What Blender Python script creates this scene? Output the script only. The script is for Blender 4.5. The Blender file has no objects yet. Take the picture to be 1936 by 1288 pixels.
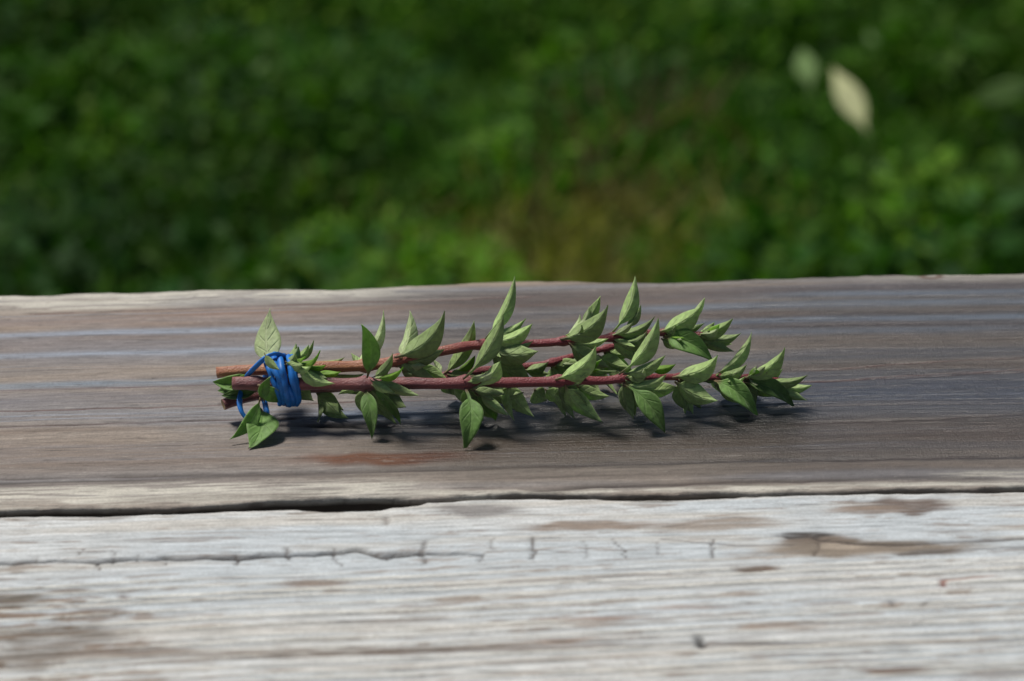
import bpy, math, random
import numpy as np
from mathutils import Vector, Matrix

# ------------------------------------------------------------------ camera, sky, sun, exposure
scene = bpy.context.scene
col = scene.collection
TOP = 0.45                                   # height of the bench top above the ground
PITCH, ROLL = math.radians(22.0), math.radians(1.25)
LENS, SENSOR = 78.0, 23.6
FPX = LENS / SENSOR * 1936.0
PLANK = 0.14
a_back = PITCH + math.atan((530 - 644) / FPX)
a_gap = PITCH + math.atan((943 - 644) / FPX)
H = PLANK / (1 / math.tan(a_back) - 1 / math.tan(a_gap))
CAM = Vector((0, 0, TOP + H))
F = Vector((0, math.cos(PITCH), -math.sin(PITCH)))
U0 = Vector((0, math.sin(PITCH), math.cos(PITCH)))
X0 = Vector((1, 0, 0))
RV = X0 * math.cos(ROLL) - U0 * math.sin(ROLL)
UV = X0 * math.sin(ROLL) + U0 * math.cos(ROLL)
cam_d = bpy.data.cameras.new('camera')
cam = bpy.data.objects.new('camera', cam_d)
col.objects.link(cam)
m = Matrix((RV, UV, -F)).transposed().to_4x4()
m.translation = CAM
cam.matrix_world = m
cam_d.lens = LENS
cam_d.sensor_width = SENSOR
cam_d.sensor_fit = 'HORIZONTAL'
cam_d.clip_start = 0.01
cam_d.clip_end = 1000
cam_d.dof.use_dof = True
cam_d.dof.focus_distance = H / math.sin(PITCH + math.atan((700 - 644) / FPX)) * 0.965
cam_d.dof.aperture_fstop = 9.2
cam_d.dof.aperture_blades = 7
scene.camera = cam

SUN_EL, SUN_AZ = math.radians(66), math.radians(-58)    # azimuth from +Y, negative = towards -X
sun_dir = Vector((math.sin(SUN_AZ) * math.cos(SUN_EL), math.cos(SUN_AZ) * math.cos(SUN_EL), math.sin(SUN_EL)))
world = bpy.data.worlds.new('World')
scene.world = world
world.use_nodes = True
wn = world.node_tree
sky = wn.nodes.new('ShaderNodeTexSky')
sky.sky_type = 'NISHITA'
sky.sun_disc = False
sky.sun_elevation = SUN_EL
sky.sun_rotation = SUN_AZ
sky.air_density = 1.0
sky.dust_density = 1.5
wn.links.new(sky.outputs[0], wn.nodes['Background'].inputs[0])
wn.nodes['Background'].inputs[1].default_value = 0.05
sun_d = bpy.data.lights.new('sun', 'SUN')
sun_d.energy = 5.0
sun_d.angle = math.radians(13.0)
sun_d.color = (1.0, 0.95, 0.87)
sun = bpy.data.objects.new('sun', sun_d)
col.objects.link(sun)
sun.rotation_euler = (-sun_dir).to_track_quat('-Z', 'Y').to_euler()
vs = scene.view_settings
vs.view_transform = 'Standard'
vs.look = 'None'
vs.gamma = 1
vs.exposure = -0.18
scene.render.engine = 'CYCLES'
scene.cycles.use_denoising = True
scene.cycles.max_bounces = 8

# ------------------------------------------------------------------ helpers
random.seed(7)
rng = np.random.default_rng(11)


def ray(px, py):
    return F + RV * ((px - 968) / FPX) - UV * ((py - 644) / FPX)


def PZ(px, py, z):                           # the point on that sight line at height z (m) over the bench top
    d = ray(px, py)
    return CAM + d * ((TOP + z - CAM.z) / d.z)


def PY(px, py, Y):                           # the point on that sight line in the upright plane Y
    d = ray(px, py)
    return CAM + d * (Y / d.y)


def row(v):                                  # distance of the bench-top line seen at row v of the centre column
    return PZ(968, v, 0).y


def xat(px, Y):
    d = ray(px, 760)
    return d.x / d.y * Y


def srgb(r, g, b):
    f = lambda c: (c / 12.92 if c <= 0.04045 else ((c + 0.055) / 1.055) ** 2.4)
    return np.array([f(r / 255), f(g / 255), f(b / 255)])


def tag(o, label=None, category=None, group=None, kind=None):
    for k, v in (('label', label), ('category', category), ('group', group), ('kind', kind)):
        if v:
            o[k] = v
    return o


def empty(name, loc):
    o = bpy.data.objects.new(name, None)
    col.objects.link(o)
    o.location = loc
    o.empty_display_size = 0.02
    return o


def link_mesh(name, me, mats, parent=None):
    o = bpy.data.objects.new(name, me)
    col.objects.link(o)
    for mt in mats:
        if mt.name not in [x.name for x in me.materials if x]:
            me.materials.append(mt)
    if parent:
        o.parent = parent
        o.matrix_parent_inverse = Matrix.Translation(-Vector(parent.location))
    return o


def np_mesh(name, verts, quads, smooth=True):
    me = bpy.data.meshes.new(name)
    n, q = len(verts), len(quads)
    me.vertices.add(n)
    me.vertices.foreach_set('co', np.asarray(verts, dtype=np.float32).ravel())
    k = quads.shape[1]
    me.loops.add(q * k)
    me.loops.foreach_set('vertex_index', np.asarray(quads, dtype=np.int32).ravel())
    me.polygons.add(q)
    me.polygons.foreach_set('loop_start', np.arange(0, q * k, k, dtype=np.int32))
    me.polygons.foreach_set('loop_total', np.full(q, k, dtype=np.int32))
    me.polygons.foreach_set('use_smooth', np.full(q, smooth))
    me.update(calc_edges=True)
    return me


_tabs = {}


def vn(x, y, seed):                          # smooth value noise in 0..1
    if seed not in _tabs:
        _tabs[seed] = np.random.default_rng(seed).random((256, 256))
    t = _tabs[seed]
    x, y = np.broadcast_arrays(np.asarray(x, float), np.asarray(y, float))
    xi, yi = np.floor(x).astype(int), np.floor(y).astype(int)
    fx, fy = x - xi, y - yi
    fx, fy = fx * fx * (3 - 2 * fx), fy * fy * (3 - 2 * fy)
    g = lambda i, j: t[(xi + i) & 255, (yi + j) & 255]
    return (g(0, 0) * (1 - fx) + g(1, 0) * fx) * (1 - fy) + (g(0, 1) * (1 - fx) + g(1, 1) * fx) * fy


def sst(a, b, x):
    t = np.clip((x - a) / (b - a), 0, 1)
    return t * t * (3 - 2 * t)


def node_mat(name):
    mt = bpy.data.materials.new(name)
    mt.use_nodes = True
    return mt, mt.node_tree, mt.node_tree.nodes, mt.node_tree.links, mt.node_tree.nodes['Principled BSDF']


# ------------------------------------------------------------------ materials
def wood_mat():
    mt, nt, N, L, bs = node_mat('weathered_wood')
    at = N.new('ShaderNodeAttribute'); at.attribute_name = 'tone'
    wt = N.new('ShaderNodeAttribute'); wt.attribute_name = 'wet'
    geo = N.new('ShaderNodeNewGeometry')
    mp = N.new('ShaderNodeMapping'); mp.vector_type = 'POINT'
    mp.inputs['Scale'].default_value = (85, 820, 400)
    L.new(geo.outputs['Position'], mp.inputs['Vector'])
    n1 = N.new('ShaderNodeTexNoise'); n1.inputs['Scale'].default_value = 1.0; n1.inputs['Detail'].default_value = 7
    n1.inputs['Roughness'].default_value = 0.72
    L.new(mp.outputs[0], n1.inputs['Vector'])
    n2 = N.new('ShaderNodeTexNoise'); n2.inputs['Scale'].default_value = 1500; n2.inputs['Detail'].default_value = 3
    L.new(geo.outputs['Position'], n2.inputs['Vector'])
    r = N.new('ShaderNodeMapRange'); r.inputs[1].default_value = 0.3; r.inputs[2].default_value = 0.7
    r.inputs[3].default_value = 0.66; r.inputs[4].default_value = 1.27
    L.new(n1.outputs[0], r.inputs[0])
    r2 = N.new('ShaderNodeMapRange'); r2.inputs[1].default_value = 0.3; r2.inputs[2].default_value = 0.7
    r2.inputs[3].default_value = 0.86; r2.inputs[4].default_value = 1.13
    L.new(n2.outputs[0], r2.inputs[0])
    mp3 = N.new('ShaderNodeMapping'); mp3.inputs['Scale'].default_value = (70, 1300, 400)
    L.new(geo.outputs['Position'], mp3.inputs['Vector'])
    n3 = N.new('ShaderNodeTexNoise'); n3.inputs['Scale'].default_value = 1.0; n3.inputs['Detail'].default_value = 2
    L.new(mp3.outputs[0], n3.inputs['Vector'])
    r3 = N.new('ShaderNodeMapRange'); r3.inputs[1].default_value = 0.60; r3.inputs[2].default_value = 0.72
    r3.inputs[3].default_value = 1.0; r3.inputs[4].default_value = 0.52
    L.new(n3.outputs[0], r3.inputs[0])
    m0 = N.new('ShaderNodeMath'); m0.operation = 'MULTIPLY'
    L.new(r.outputs[0], m0.inputs[0]); L.new(r3.outputs[0], m0.inputs[1])
    mu = N.new('ShaderNodeMath'); mu.operation = 'MULTIPLY'
    L.new(m0.outputs[0], mu.inputs[0]); L.new(r2.outputs[0], mu.inputs[1])
    mx = N.new('ShaderNodeVectorMath'); mx.operation = 'SCALE'
    L.new(at.outputs['Color'], mx.inputs[0]); L.new(mu.outputs[0], mx.inputs['Scale'])
    L.new(mx.outputs[0], bs.inputs['Base Color'])
    rr = N.new('ShaderNodeMapRange'); rr.inputs[3].default_value = 0.72; rr.inputs[4].default_value = 0.24
    L.new(wt.outputs['Fac'], rr.inputs[0])
    ra = N.new('ShaderNodeMath'); ra.operation = 'MULTIPLY_ADD'
    L.new(n2.outputs[0], ra.inputs[0]); ra.inputs[1].default_value = 0.18
    L.new(rr.outputs[0], ra.inputs[2])
    L.new(ra.outputs[0], bs.inputs['Roughness'])
    bp = N.new('ShaderNodeBump'); bp.inputs['Strength'].default_value = 0.8; bp.inputs['Distance'].default_value = 0.0005
    ad = N.new('ShaderNodeMath'); ad.operation = 'MULTIPLY_ADD'
    L.new(n2.outputs[0], ad.inputs[0]); ad.inputs[1].default_value = 0.4; L.new(n1.outputs[0], ad.inputs[2])
    L.new(ad.outputs[0], bp.inputs['Height'])
    L.new(bp.outputs[0], bs.inputs['Normal'])
    bs.inputs['Specular IOR Level'].default_value = 0.65
    return mt


def leaf_mat(name, colour, vein, trans=0.28, red_base=True, bumps=0.6, sheen=0.35):
    mt, nt, N, L, bs = node_mat(name)
    uv = N.new('ShaderNodeUVMap'); uv.uv_map = 'UVMap'
    sp = N.new('ShaderNodeSeparateXYZ'); L.new(uv.outputs[0], sp.inputs[0])

    def math_(op, a, b=None, c=None):
        n = N.new('ShaderNodeMath'); n.operation = op
        for i, v in enumerate((a, b, c)):
            if v is None:
                continue
            if isinstance(v, (int, float)):
                n.inputs[i].default_value = v
            else:
                L.new(v, n.inputs[i])
        return n.outputs[0]

    def rng_(v, a, b, c, d):
        n = N.new('ShaderNodeMapRange'); n.interpolation_type = 'SMOOTHSTEP'
        for i, q in zip((1, 2, 3, 4), (a, b, c, d)):
            n.inputs[i].default_value = q
        L.new(v, n.inputs[0])
        return n.outputs[0]
    s, u = sp.outputs[0], sp.outputs[1]
    au = math_('ABSOLUTE', math_('SUBTRACT', math_('MULTIPLY', u, 2.0), 1.0))
    mid = rng_(au, 0.03, 0.12, 1, 0)
    lat = math_('PINGPONG', math_('SUBTRACT', math_('MULTIPLY', s, 5.0), math_('MULTIPLY', math_('POWER', au, 0.8), 1.35)), 0.5)
    latm = math_('MULTIPLY', rng_(lat, 0.03, 0.13, 1, 0), rng_(au, 0.55, 0.95, 1, 0.1))
    veins = math_('MAXIMUM', mid, math_('MULTIPLY', latm, 0.65))
    tc = N.new('ShaderNodeTexCoord')
    ns = N.new('ShaderNodeTexNoise'); ns.inputs['Scale'].default_value = 900; ns.inputs['Detail'].default_value = 4
    L.new(tc.outputs['Object'], ns.inputs['Vector'])
    nb = N.new('ShaderNodeTexNoise'); nb.inputs['Scale'].default_value = 160; nb.inputs['Detail'].default_value = 2
    L.new(tc.outputs['Object'], nb.inputs['Vector'])
    oi = N.new('ShaderNodeObjectInfo')
    k = math_('MULTIPLY', rng_(ns.outputs[0], 0.3, 0.7, 0.86, 1.14), rng_(nb.outputs[0], 0.3, 0.7, 0.84, 1.14))
    k = math_('MULTIPLY', k, rng_(oi.outputs['Random'], 0, 1, 0.74, 1.2))
    m1 = N.new('ShaderNodeMix'); m1.data_type = 'RGBA'
    m1.inputs[6].default_value = (*colour, 1); m1.inputs[7].default_value = (*vein, 1)
    L.new(math_('MULTIPLY', veins, 0.42), m1.inputs[0])
    m2 = N.new('ShaderNodeMix'); m2.data_type = 'RGBA'
    L.new(m1.outputs[2], m2.inputs[6]); m2.inputs[7].default_value = (0.20, 0.075, 0.06, 1)
    L.new(rng_(s, 0.03, 0.17, 0.8 if red_base else 0.0, 0.0), m2.inputs[0])
    # the margin is pale and finely downy
    m3 = N.new('ShaderNodeMix'); m3.data_type = 'RGBA'
    L.new(m2.outputs[2], m3.inputs[6]); m3.inputs[7].default_value = (0.36, 0.46, 0.22, 1)
    L.new(rng_(au, 0.93, 1.0, 0.0, 0.5), m3.inputs[0])
    sc = N.new('ShaderNodeVectorMath'); sc.operation = 'SCALE'
    L.new(m3.outputs[2], sc.inputs[0]); L.new(k, sc.inputs['Scale'])
    L.new(sc.outputs[0], bs.inputs['Base Color'])
    bs.inputs['Roughness'].default_value = 0.58
    bs.inputs['Specular IOR Level'].default_value = 0.35
    bs.inputs['Sheen Weight'].default_value = sheen
    bs.inputs['Sheen Roughness'].default_value = 0.4
    bp = N.new('ShaderNodeBump'); bp.inputs['Strength'].default_value = bumps; bp.inputs['Distance'].default_value = 0.0003
    L.new(math_('ADD', math_('MULTIPLY', veins, -0.8), math_('MULTIPLY', ns.outputs[0], 0.7)), bp.inputs['Height'])
    L.new(bp.outputs[0], bs.inputs['Normal'])
    tr = N.new('ShaderNodeBsdfTranslucent')
    s2 = N.new('ShaderNodeVectorMath'); s2.operation = 'MULTIPLY'
    L.new(sc.outputs[0], s2.inputs[0]); s2.inputs[1].default_value = (1.35, 1.5, 0.55)
    L.new(s2.outputs[0], tr.inputs[0])
    mxs = N.new('ShaderNodeMixShader'); mxs.inputs[0].default_value = trans
    L.new(bs.outputs[0], mxs.inputs[1]); L.new(tr.outputs[0], mxs.inputs[2])
    L.new(mxs.outputs[0], N['Material Output'].inputs[0])
    return mt


def stem_mat(name, c1, c2, red_from=None):
    mt, nt, N, L, bs = node_mat(name)
    tc = N.new('ShaderNodeTexCoord')
    mp = N.new('ShaderNodeMapping'); mp.inputs['Scale'].default_value = (90, 700, 700)
    L.new(tc.outputs['Object'], mp.inputs[0])
    n = N.new('ShaderNodeTexNoise'); n.inputs['Scale'].default_value = 1; n.inputs['Detail'].default_value = 4
    L.new(mp.outputs[0], n.inputs['Vector'])
    rp = N.new('ShaderNodeValToRGB')
    rp.color_ramp.elements[0].position = 0.32; rp.color_ramp.elements[0].color = (*c1, 1)
    rp.color_ramp.elements[1].position = 0.68; rp.color_ramp.elements[1].color = (*c2, 1)
    L.new(n.outputs[0], rp.inputs[0]); L.new(rp.outputs[0], bs.inputs['Base Color'])
    if red_from is not None:                  # the older wood is tan, the younger end red
        sx = N.new('ShaderNodeSeparateXYZ'); ge = N.new('ShaderNodeNewGeometry')
        L.new(ge.outputs['Position'], sx.inputs[0])
        mr = N.new('ShaderNodeMapRange'); mr.inputs[1].default_value = red_from; mr.inputs[2].default_value = red_from + .04
        L.new(sx.outputs[0], mr.inputs[0])
        mx = N.new('ShaderNodeMix'); mx.data_type = 'RGBA'
        L.new(mr.outputs[0], mx.inputs[0]); L.new(rp.outputs[0], mx.inputs[6]); mx.inputs[7].default_value = (.20, .028, .036, 1)
        L.new(mx.outputs[2], bs.inputs['Base Color'])
    f = N.new('ShaderNodeTexNoise'); f.inputs['Scale'].default_value = 2500
    L.new(tc.outputs['Object'], f.inputs['Vector'])
    bp = N.new('ShaderNodeBump'); bp.inputs['Strength'].default_value = 0.7; bp.inputs['Distance'].default_value = 0.0003
    L.new(f.outputs[0], bp.inputs['Height']); L.new(bp.outputs[0], bs.inputs['Normal'])
    bs.inputs['Roughness'].default_value = 0.5
    bs.inputs['Sheen Weight'].default_value = 0.25
    bs.inputs['Subsurface Weight'].default_value = 0.08
    bs.inputs['Subsurface Radius'].default_value = (0.002, 0.0007, 0.0004)
    return mt


def plain_mat(name, c, rough=0.6, noise=200, amp=0.25, spec=0.4):
    mt, nt, N, L, bs = node_mat(name)
    tc = N.new('ShaderNodeTexCoord')
    n = N.new('ShaderNodeTexNoise'); n.inputs['Scale'].default_value = noise; n.inputs['Detail'].default_value = 4
    L.new(tc.outputs['Object'], n.inputs['Vector'])
    rp = N.new('ShaderNodeValToRGB')
    rp.color_ramp.elements[0].position = 0.3; rp.color_ramp.elements[0].color = (*[x * (1 - amp) for x in c], 1)
    rp.color_ramp.elements[1].position = 0.7; rp.color_ramp.elements[1].color = (*[x * (1 + amp) for x in c], 1)
    L.new(n.outputs[0], rp.inputs[0]); L.new(rp.outputs[0], bs.inputs['Base Color'])
    bs.inputs['Roughness'].default_value = rough
    bs.inputs['Specular IOR Level'].default_value = spec
    return mt


def foliage_mat():
    mt, nt, N, L, bs = node_mat('weed_foliage')
    at = N.new('ShaderNodeAttribute'); at.attribute_name = 'tone'
    L.new(at.outputs['Color'], bs.inputs['Base Color'])
    bs.inputs['Roughness'].default_value = 0.65
    bs.inputs['Specular IOR Level'].default_value = 0.15
    tr = N.new('ShaderNodeBsdfTranslucent')
    s2 = N.new('ShaderNodeVectorMath'); s2.operation = 'MULTIPLY'
    L.new(at.outputs['Color'], s2.inputs[0]); s2.inputs[1].default_value = (1.3, 1.6, 0.6)
    L.new(s2.outputs[0], tr.inputs[0])
    mx = N.new('ShaderNodeMixShader'); mx.inputs[0].default_value = 0.35
    L.new(bs.outputs[0], mx.inputs[1]); L.new(tr.outputs[0], mx.inputs[2])
    L.new(mx.outputs[0], N['Material Output'].inputs[0])
    return mt


def ground_mat():
    mt, nt, N, L, bs = node_mat('garden_ground')
    tc = N.new('ShaderNodeTexCoord')
    n = N.new('ShaderNodeTexNoise'); n.inputs['Scale'].default_value = 3; n.inputs['Detail'].default_value = 8
    n.inputs['Roughness'].default_value = 0.7
    L.new(tc.outputs['Object'], n.inputs['Vector'])
    rp = N.new('ShaderNodeValToRGB')
    rp.color_ramp.elements[0].position = 0.35; rp.color_ramp.elements[0].color = (0.016, 0.034, 0.006, 1)
    rp.color_ramp.elements[1].position = 0.68; rp.color_ramp.elements[1].color = (0.028, 0.062, 0.010, 1)
    L.new(n.outputs[0], rp.inputs[0]); L.new(rp.outputs[0], bs.inputs['Base Color'])
    bs.inputs['Roughness'].default_value = 0.95
    bs.inputs['Specular IOR Level'].default_value = 0.0
    return mt


M_WOOD = wood_mat()
M_UP = leaf_mat('leaf_upper', (0.15, 0.28, 0.070), (0.24, 0.37, 0.13), trans=0.34)
M_LOW = leaf_mat('leaf_underside', (0.345, 0.475, 0.18), (0.46, 0.57, 0.29), bumps=1.0, trans=0.28)
M_PALE = leaf_mat('leaf_pale_underside', (0.46, 0.56, 0.29), (0.60, 0.66, 0.42), bumps=0.8, red_base=False)
M_YOUNG = leaf_mat('leaf_young', (0.22, 0.40, 0.045), (0.32, 0.46, 0.11), trans=0.42, red_base=False, bumps=0.3)
M_STEM_RED = stem_mat('stem_maroon', (0.085, 0.020, 0.026), (0.25, 0.075, 0.07), red_from=-0.03)
M_STEM_TAN = stem_mat('stem_reddish_tan', (0.22, 0.055, 0.04), (0.38, 0.17, 0.075), red_from=-0.04)
M_CUT = plain_mat('stem_cut_face', (0.30, 0.22, 0.12), 0.8, 900, 0.3)
M_BAND = plain_mat('blue_rubber', (0.011, 0.145, 0.49), 0.5, 700, 0.25, 0.5)
M_FOL = foliage_mat()
M_GROUND = ground_mat()
M_DRY = plain_mat('dry_leaf_cream', (0.31, 0.33, 0.16), 0.7, 60, 0.15)
M_PALEWEED = plain_mat('pale_weed_leaf', (0.10, 0.18, 0.045), 0.7, 60, 0.2)

# ------------------------------------------------------------------ ground
g = 300.0
me = np_mesh('ground', np.array([[-g, -g, 0], [g, -g, 0], [g, g, 0], [-g, g, 0]]), np.array([[0, 1, 2, 3]]), False)
tag(link_mesh('ground', me, [M_GROUND]), kind='structure')

# ------------------------------------------------------------------ bench
Y_GAP, Y_BACK = row(945), row(530)
bench = empty('wooden_bench', (0, row(945), 0))
tag(bench, 'weathered wooden bench of two grey planks, a herb bundle lying on it', 'bench')
T = 0.038


def xlines():
    inner = np.arange(-0.168, 0.1681, 0.00066)
    st, x = [], 0.168
    d = 0.00066
    while x < 0.60:
        d = min(d * 1.12, 0.02)
        x += d
        st.append(min(x, 0.62))
    st = np.array(st)
    return np.concatenate([-st[::-1], inner, st])


def seg_dist(X, Y, pts):
    d = np.full(X.shape, 1e3)
    tt = np.zeros(X.shape)
    for k, ((x0, y0), (x1, y1)) in enumerate(zip(pts[:-1], pts[1:])):
        dx, dy = x1 - x0, y1 - y0
        t = np.clip(((X - x0) * dx + (Y - y0) * dy) / (dx * dx + dy * dy + 1e-12), 0, 1)
        e = np.hypot(X - x0 - t * dx, (Y - y0 - t * dy))
        d = np.minimum(d, e)
    return d


def gpts(pp):                                # photo points -> bench-top mm
    out = []
    for x, y in pp:
        q = PZ(x, y, 0)
        out.append((q.x * 1000, q.y * 1000))
    return out


def lerp3(a, b, t):
    return a + (b - a) * t[..., None]


def interp_px(pp, X_mm):                     # polyline given in photo px -> Y mm at every X
    q = np.array(gpts(pp))
    return np.interp(X_mm, q[:, 0], q[:, 1])


# edges of the gap, in photo pixels (front edge of the far plank / back edge of the near plank)
GAP_FAR = [(-400, 970), (0, 962), (120, 960), (300, 959), (420, 953), (520, 946), (640, 941.2), (720, 940.2), (780, 944.2), (830, 941.2), (900, 935.2), (1000, 934), (1200, 935), (1400, 929), (1600, 926), (1800, 922), (1936, 917), (2400, 909)]
GAP_NEAR = [(-400, 987), (0, 978), (200, 975), (400, 969), (560, 964.2), (640, 966.2), (720, 965.2), (760, 959.2), (810, 949.2), (880, 945.2), (1000, 943), (1200, 945), (1400, 939), (1600, 935), (1800, 931), (1936, 929), (2400, 920)]
FAR_EDGE = [(-400, 566), (0, 557), (200, 551), (380, 545), (480, 545), (620, 545), (800, 536), (950, 530), (1100, 530), (1250, 530), (1400, 526), (1550, 523), (1700, 518), (1936, 515), (2400, 507)]


def plank_mesh(name, y_back_px, y_front_px, tone_fn, fine_from, fine_to, r_back, r_front, dy=0.00040):
    """one plank: a lengthwise grid wrapped round back face, top and front face"""
    xs = xlines()
    Xm = xs * 1000
    yb = interp_px(y_back_px, Xm) / 1000 if not np.isscalar(y_back_px) else np.full(xs.shape, y_back_px)
    yf = interp_px(y_front_px, Xm) / 1000 if not np.isscalar(y_front_px) else np.full(xs.shape, y_front_px)
    yb = yb + (vn(Xm / 9, 0, 31) - .5) * 0.0009 + (vn(Xm / 2.5, 3, 32) - .5) * 0.0004
    yf = yf + (vn(Xm / 8, 5, 33) - .5) * 0.0009 + (vn(Xm / 2.2, 7, 34) - .5) * 0.0003 + (vn(Xm / 22, 9, 38) - .5) * 0.0010
    ymid_b, ymid_f = float(np.mean(yb)), float(np.mean(yf))
    n_f = int((fine_to - fine_from) / dy)
    s0 = (fine_from - ymid_f) / (ymid_b - ymid_f)
    s1 = (fine_to - ymid_f) / (ymid_b - ymid_f)
    s = np.concatenate([np.linspace(0, max(s0, 0), 24)[:-1] if s0 > 0.02 else np.array([]),
                        np.linspace(max(s0, 0), min(s1, 1), n_f)])
    S = s[:, None]
    Yt = yf[None, :] + (yb - yf)[None, :] * S
    Xg = np.broadcast_to(xs[None, :], Yt.shape)
    tone, wet, h = tone_fn(Xg * 1000, Yt * 1000)
    db, df = yb[None, :] - Yt, Yt - yf[None, :]
    dr = np.zeros(Yt.shape)
    nz = (0.7 + 0.8 * vn(Xg * 1000 / 14, 2.5, 37))
    rough = np.exp(-df / .004) * .6 + np.exp(-db / .003) * .35
    h = h + rough * ((vn(Xg * 1000 / 6, Yt * 1000 / .7, 39) - .5) * .9 + (vn(Xg * 1000 / 2, Yt * 1000 / .5, 40) - .5) * .4)
    for dd, r in ((db, r_back), (df, r_front)):
        rv = r * nz
        q = np.clip(1 - dd / rv, 0, 1)
        dr = dr - rv * (1 - np.sqrt(np.clip(1 - q * q, 0, 1)))
    Zt = TOP + h / 1000 + dr
    rows_y, rows_z, rows_c, rows_w = [], [], [], []
    for dz in np.linspace(T, 0.0026, 9):      # front face, bottom to top
        rows_y.append(yf + 0.0006 * (vn(Xm / 12, dz * 900, 35) - .5) + 0.0014 * (dz < .03)); rows_z.append(np.full(xs.shape, TOP - dz))
        rows_c.append(tone[0] * 0 + srgb(52, 44, 38)); rows_w.append(wet[0] * 0)  # dirty wood, darkened further to hold the gap's shade
    nf = len(rows_y)
    rows_y += list(Yt); rows_z += list(Zt); rows_c += list(tone); rows_w += list(wet)
    for dz in np.linspace(0.004, T, 7):
        rows_y.append(yb + 0.0006 * (vn(Xm / 12, dz * 900, 36) - .5)); rows_z.append(np.full(xs.shape, TOP - dz))
        rows_c.append(tone[-1] * 0.8); rows_w.append(wet[-1] * 0)
    Yv, Zv = np.array(rows_y), np.array(rows_z)
    C, Wt = np.array(rows_c), np.array(rows_w)
    R, K = Yv.shape
    V = np.stack([np.broadcast_to(xs, (R, K)), Yv, Zv], -1).reshape(-1, 3)
    i = np.arange(R * K).reshape(R, K)
    Q = np.stack([i[:-1, :-1], i[:-1, 1:], i[1:, 1:], i[1:, :-1]], -1).reshape(-1, 4)
    bot = np.stack([i[-1, :-1], i[-1, 1:], i[0, 1:], i[0, :-1]], -1)
    Q = np.concatenate([Q, bot])
    half = R // 2                             # end caps
    caps = []
    for c in (0, K - 1):
        a = i[:half, c]; b = i[::-1, c][:half]
        qd = np.stack([a[:-1], a[1:], b[1:], b[:-1]], -1)
        caps.append(qd if c == 0 else qd[:, ::-1])
    Q = np.concatenate([Q] + caps)
    me = np_mesh(name, V, Q)
    ca = me.attributes.new('tone', 'FLOAT_COLOR', 'POINT')
    ca.data.foreach_set('color', np.concatenate([C.reshape(-1, 3), np.ones((R * K, 1))], 1).astype(np.float32).ravel())
    wa = me.attributes.new('wet', 'FLOAT', 'POINT')
    wa.data.foreach_set('value', Wt.astype(np.float32).ravel())
    return me


def pxcol(X, Y):                             # photo column of a bench point (for measured grain features), mm in
    x, y = X / 1000, Y / 1000
    depth = y * math.cos(PITCH) + H * math.sin(PITCH)
    upc = y * math.sin(PITCH) - H * math.cos(PITCH)
    u = (x * math.cos(ROLL) - upc * math.sin(ROLL)) / depth * FPX
    return 968 + u


RY = lambda v: row(v) * 1000


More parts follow.
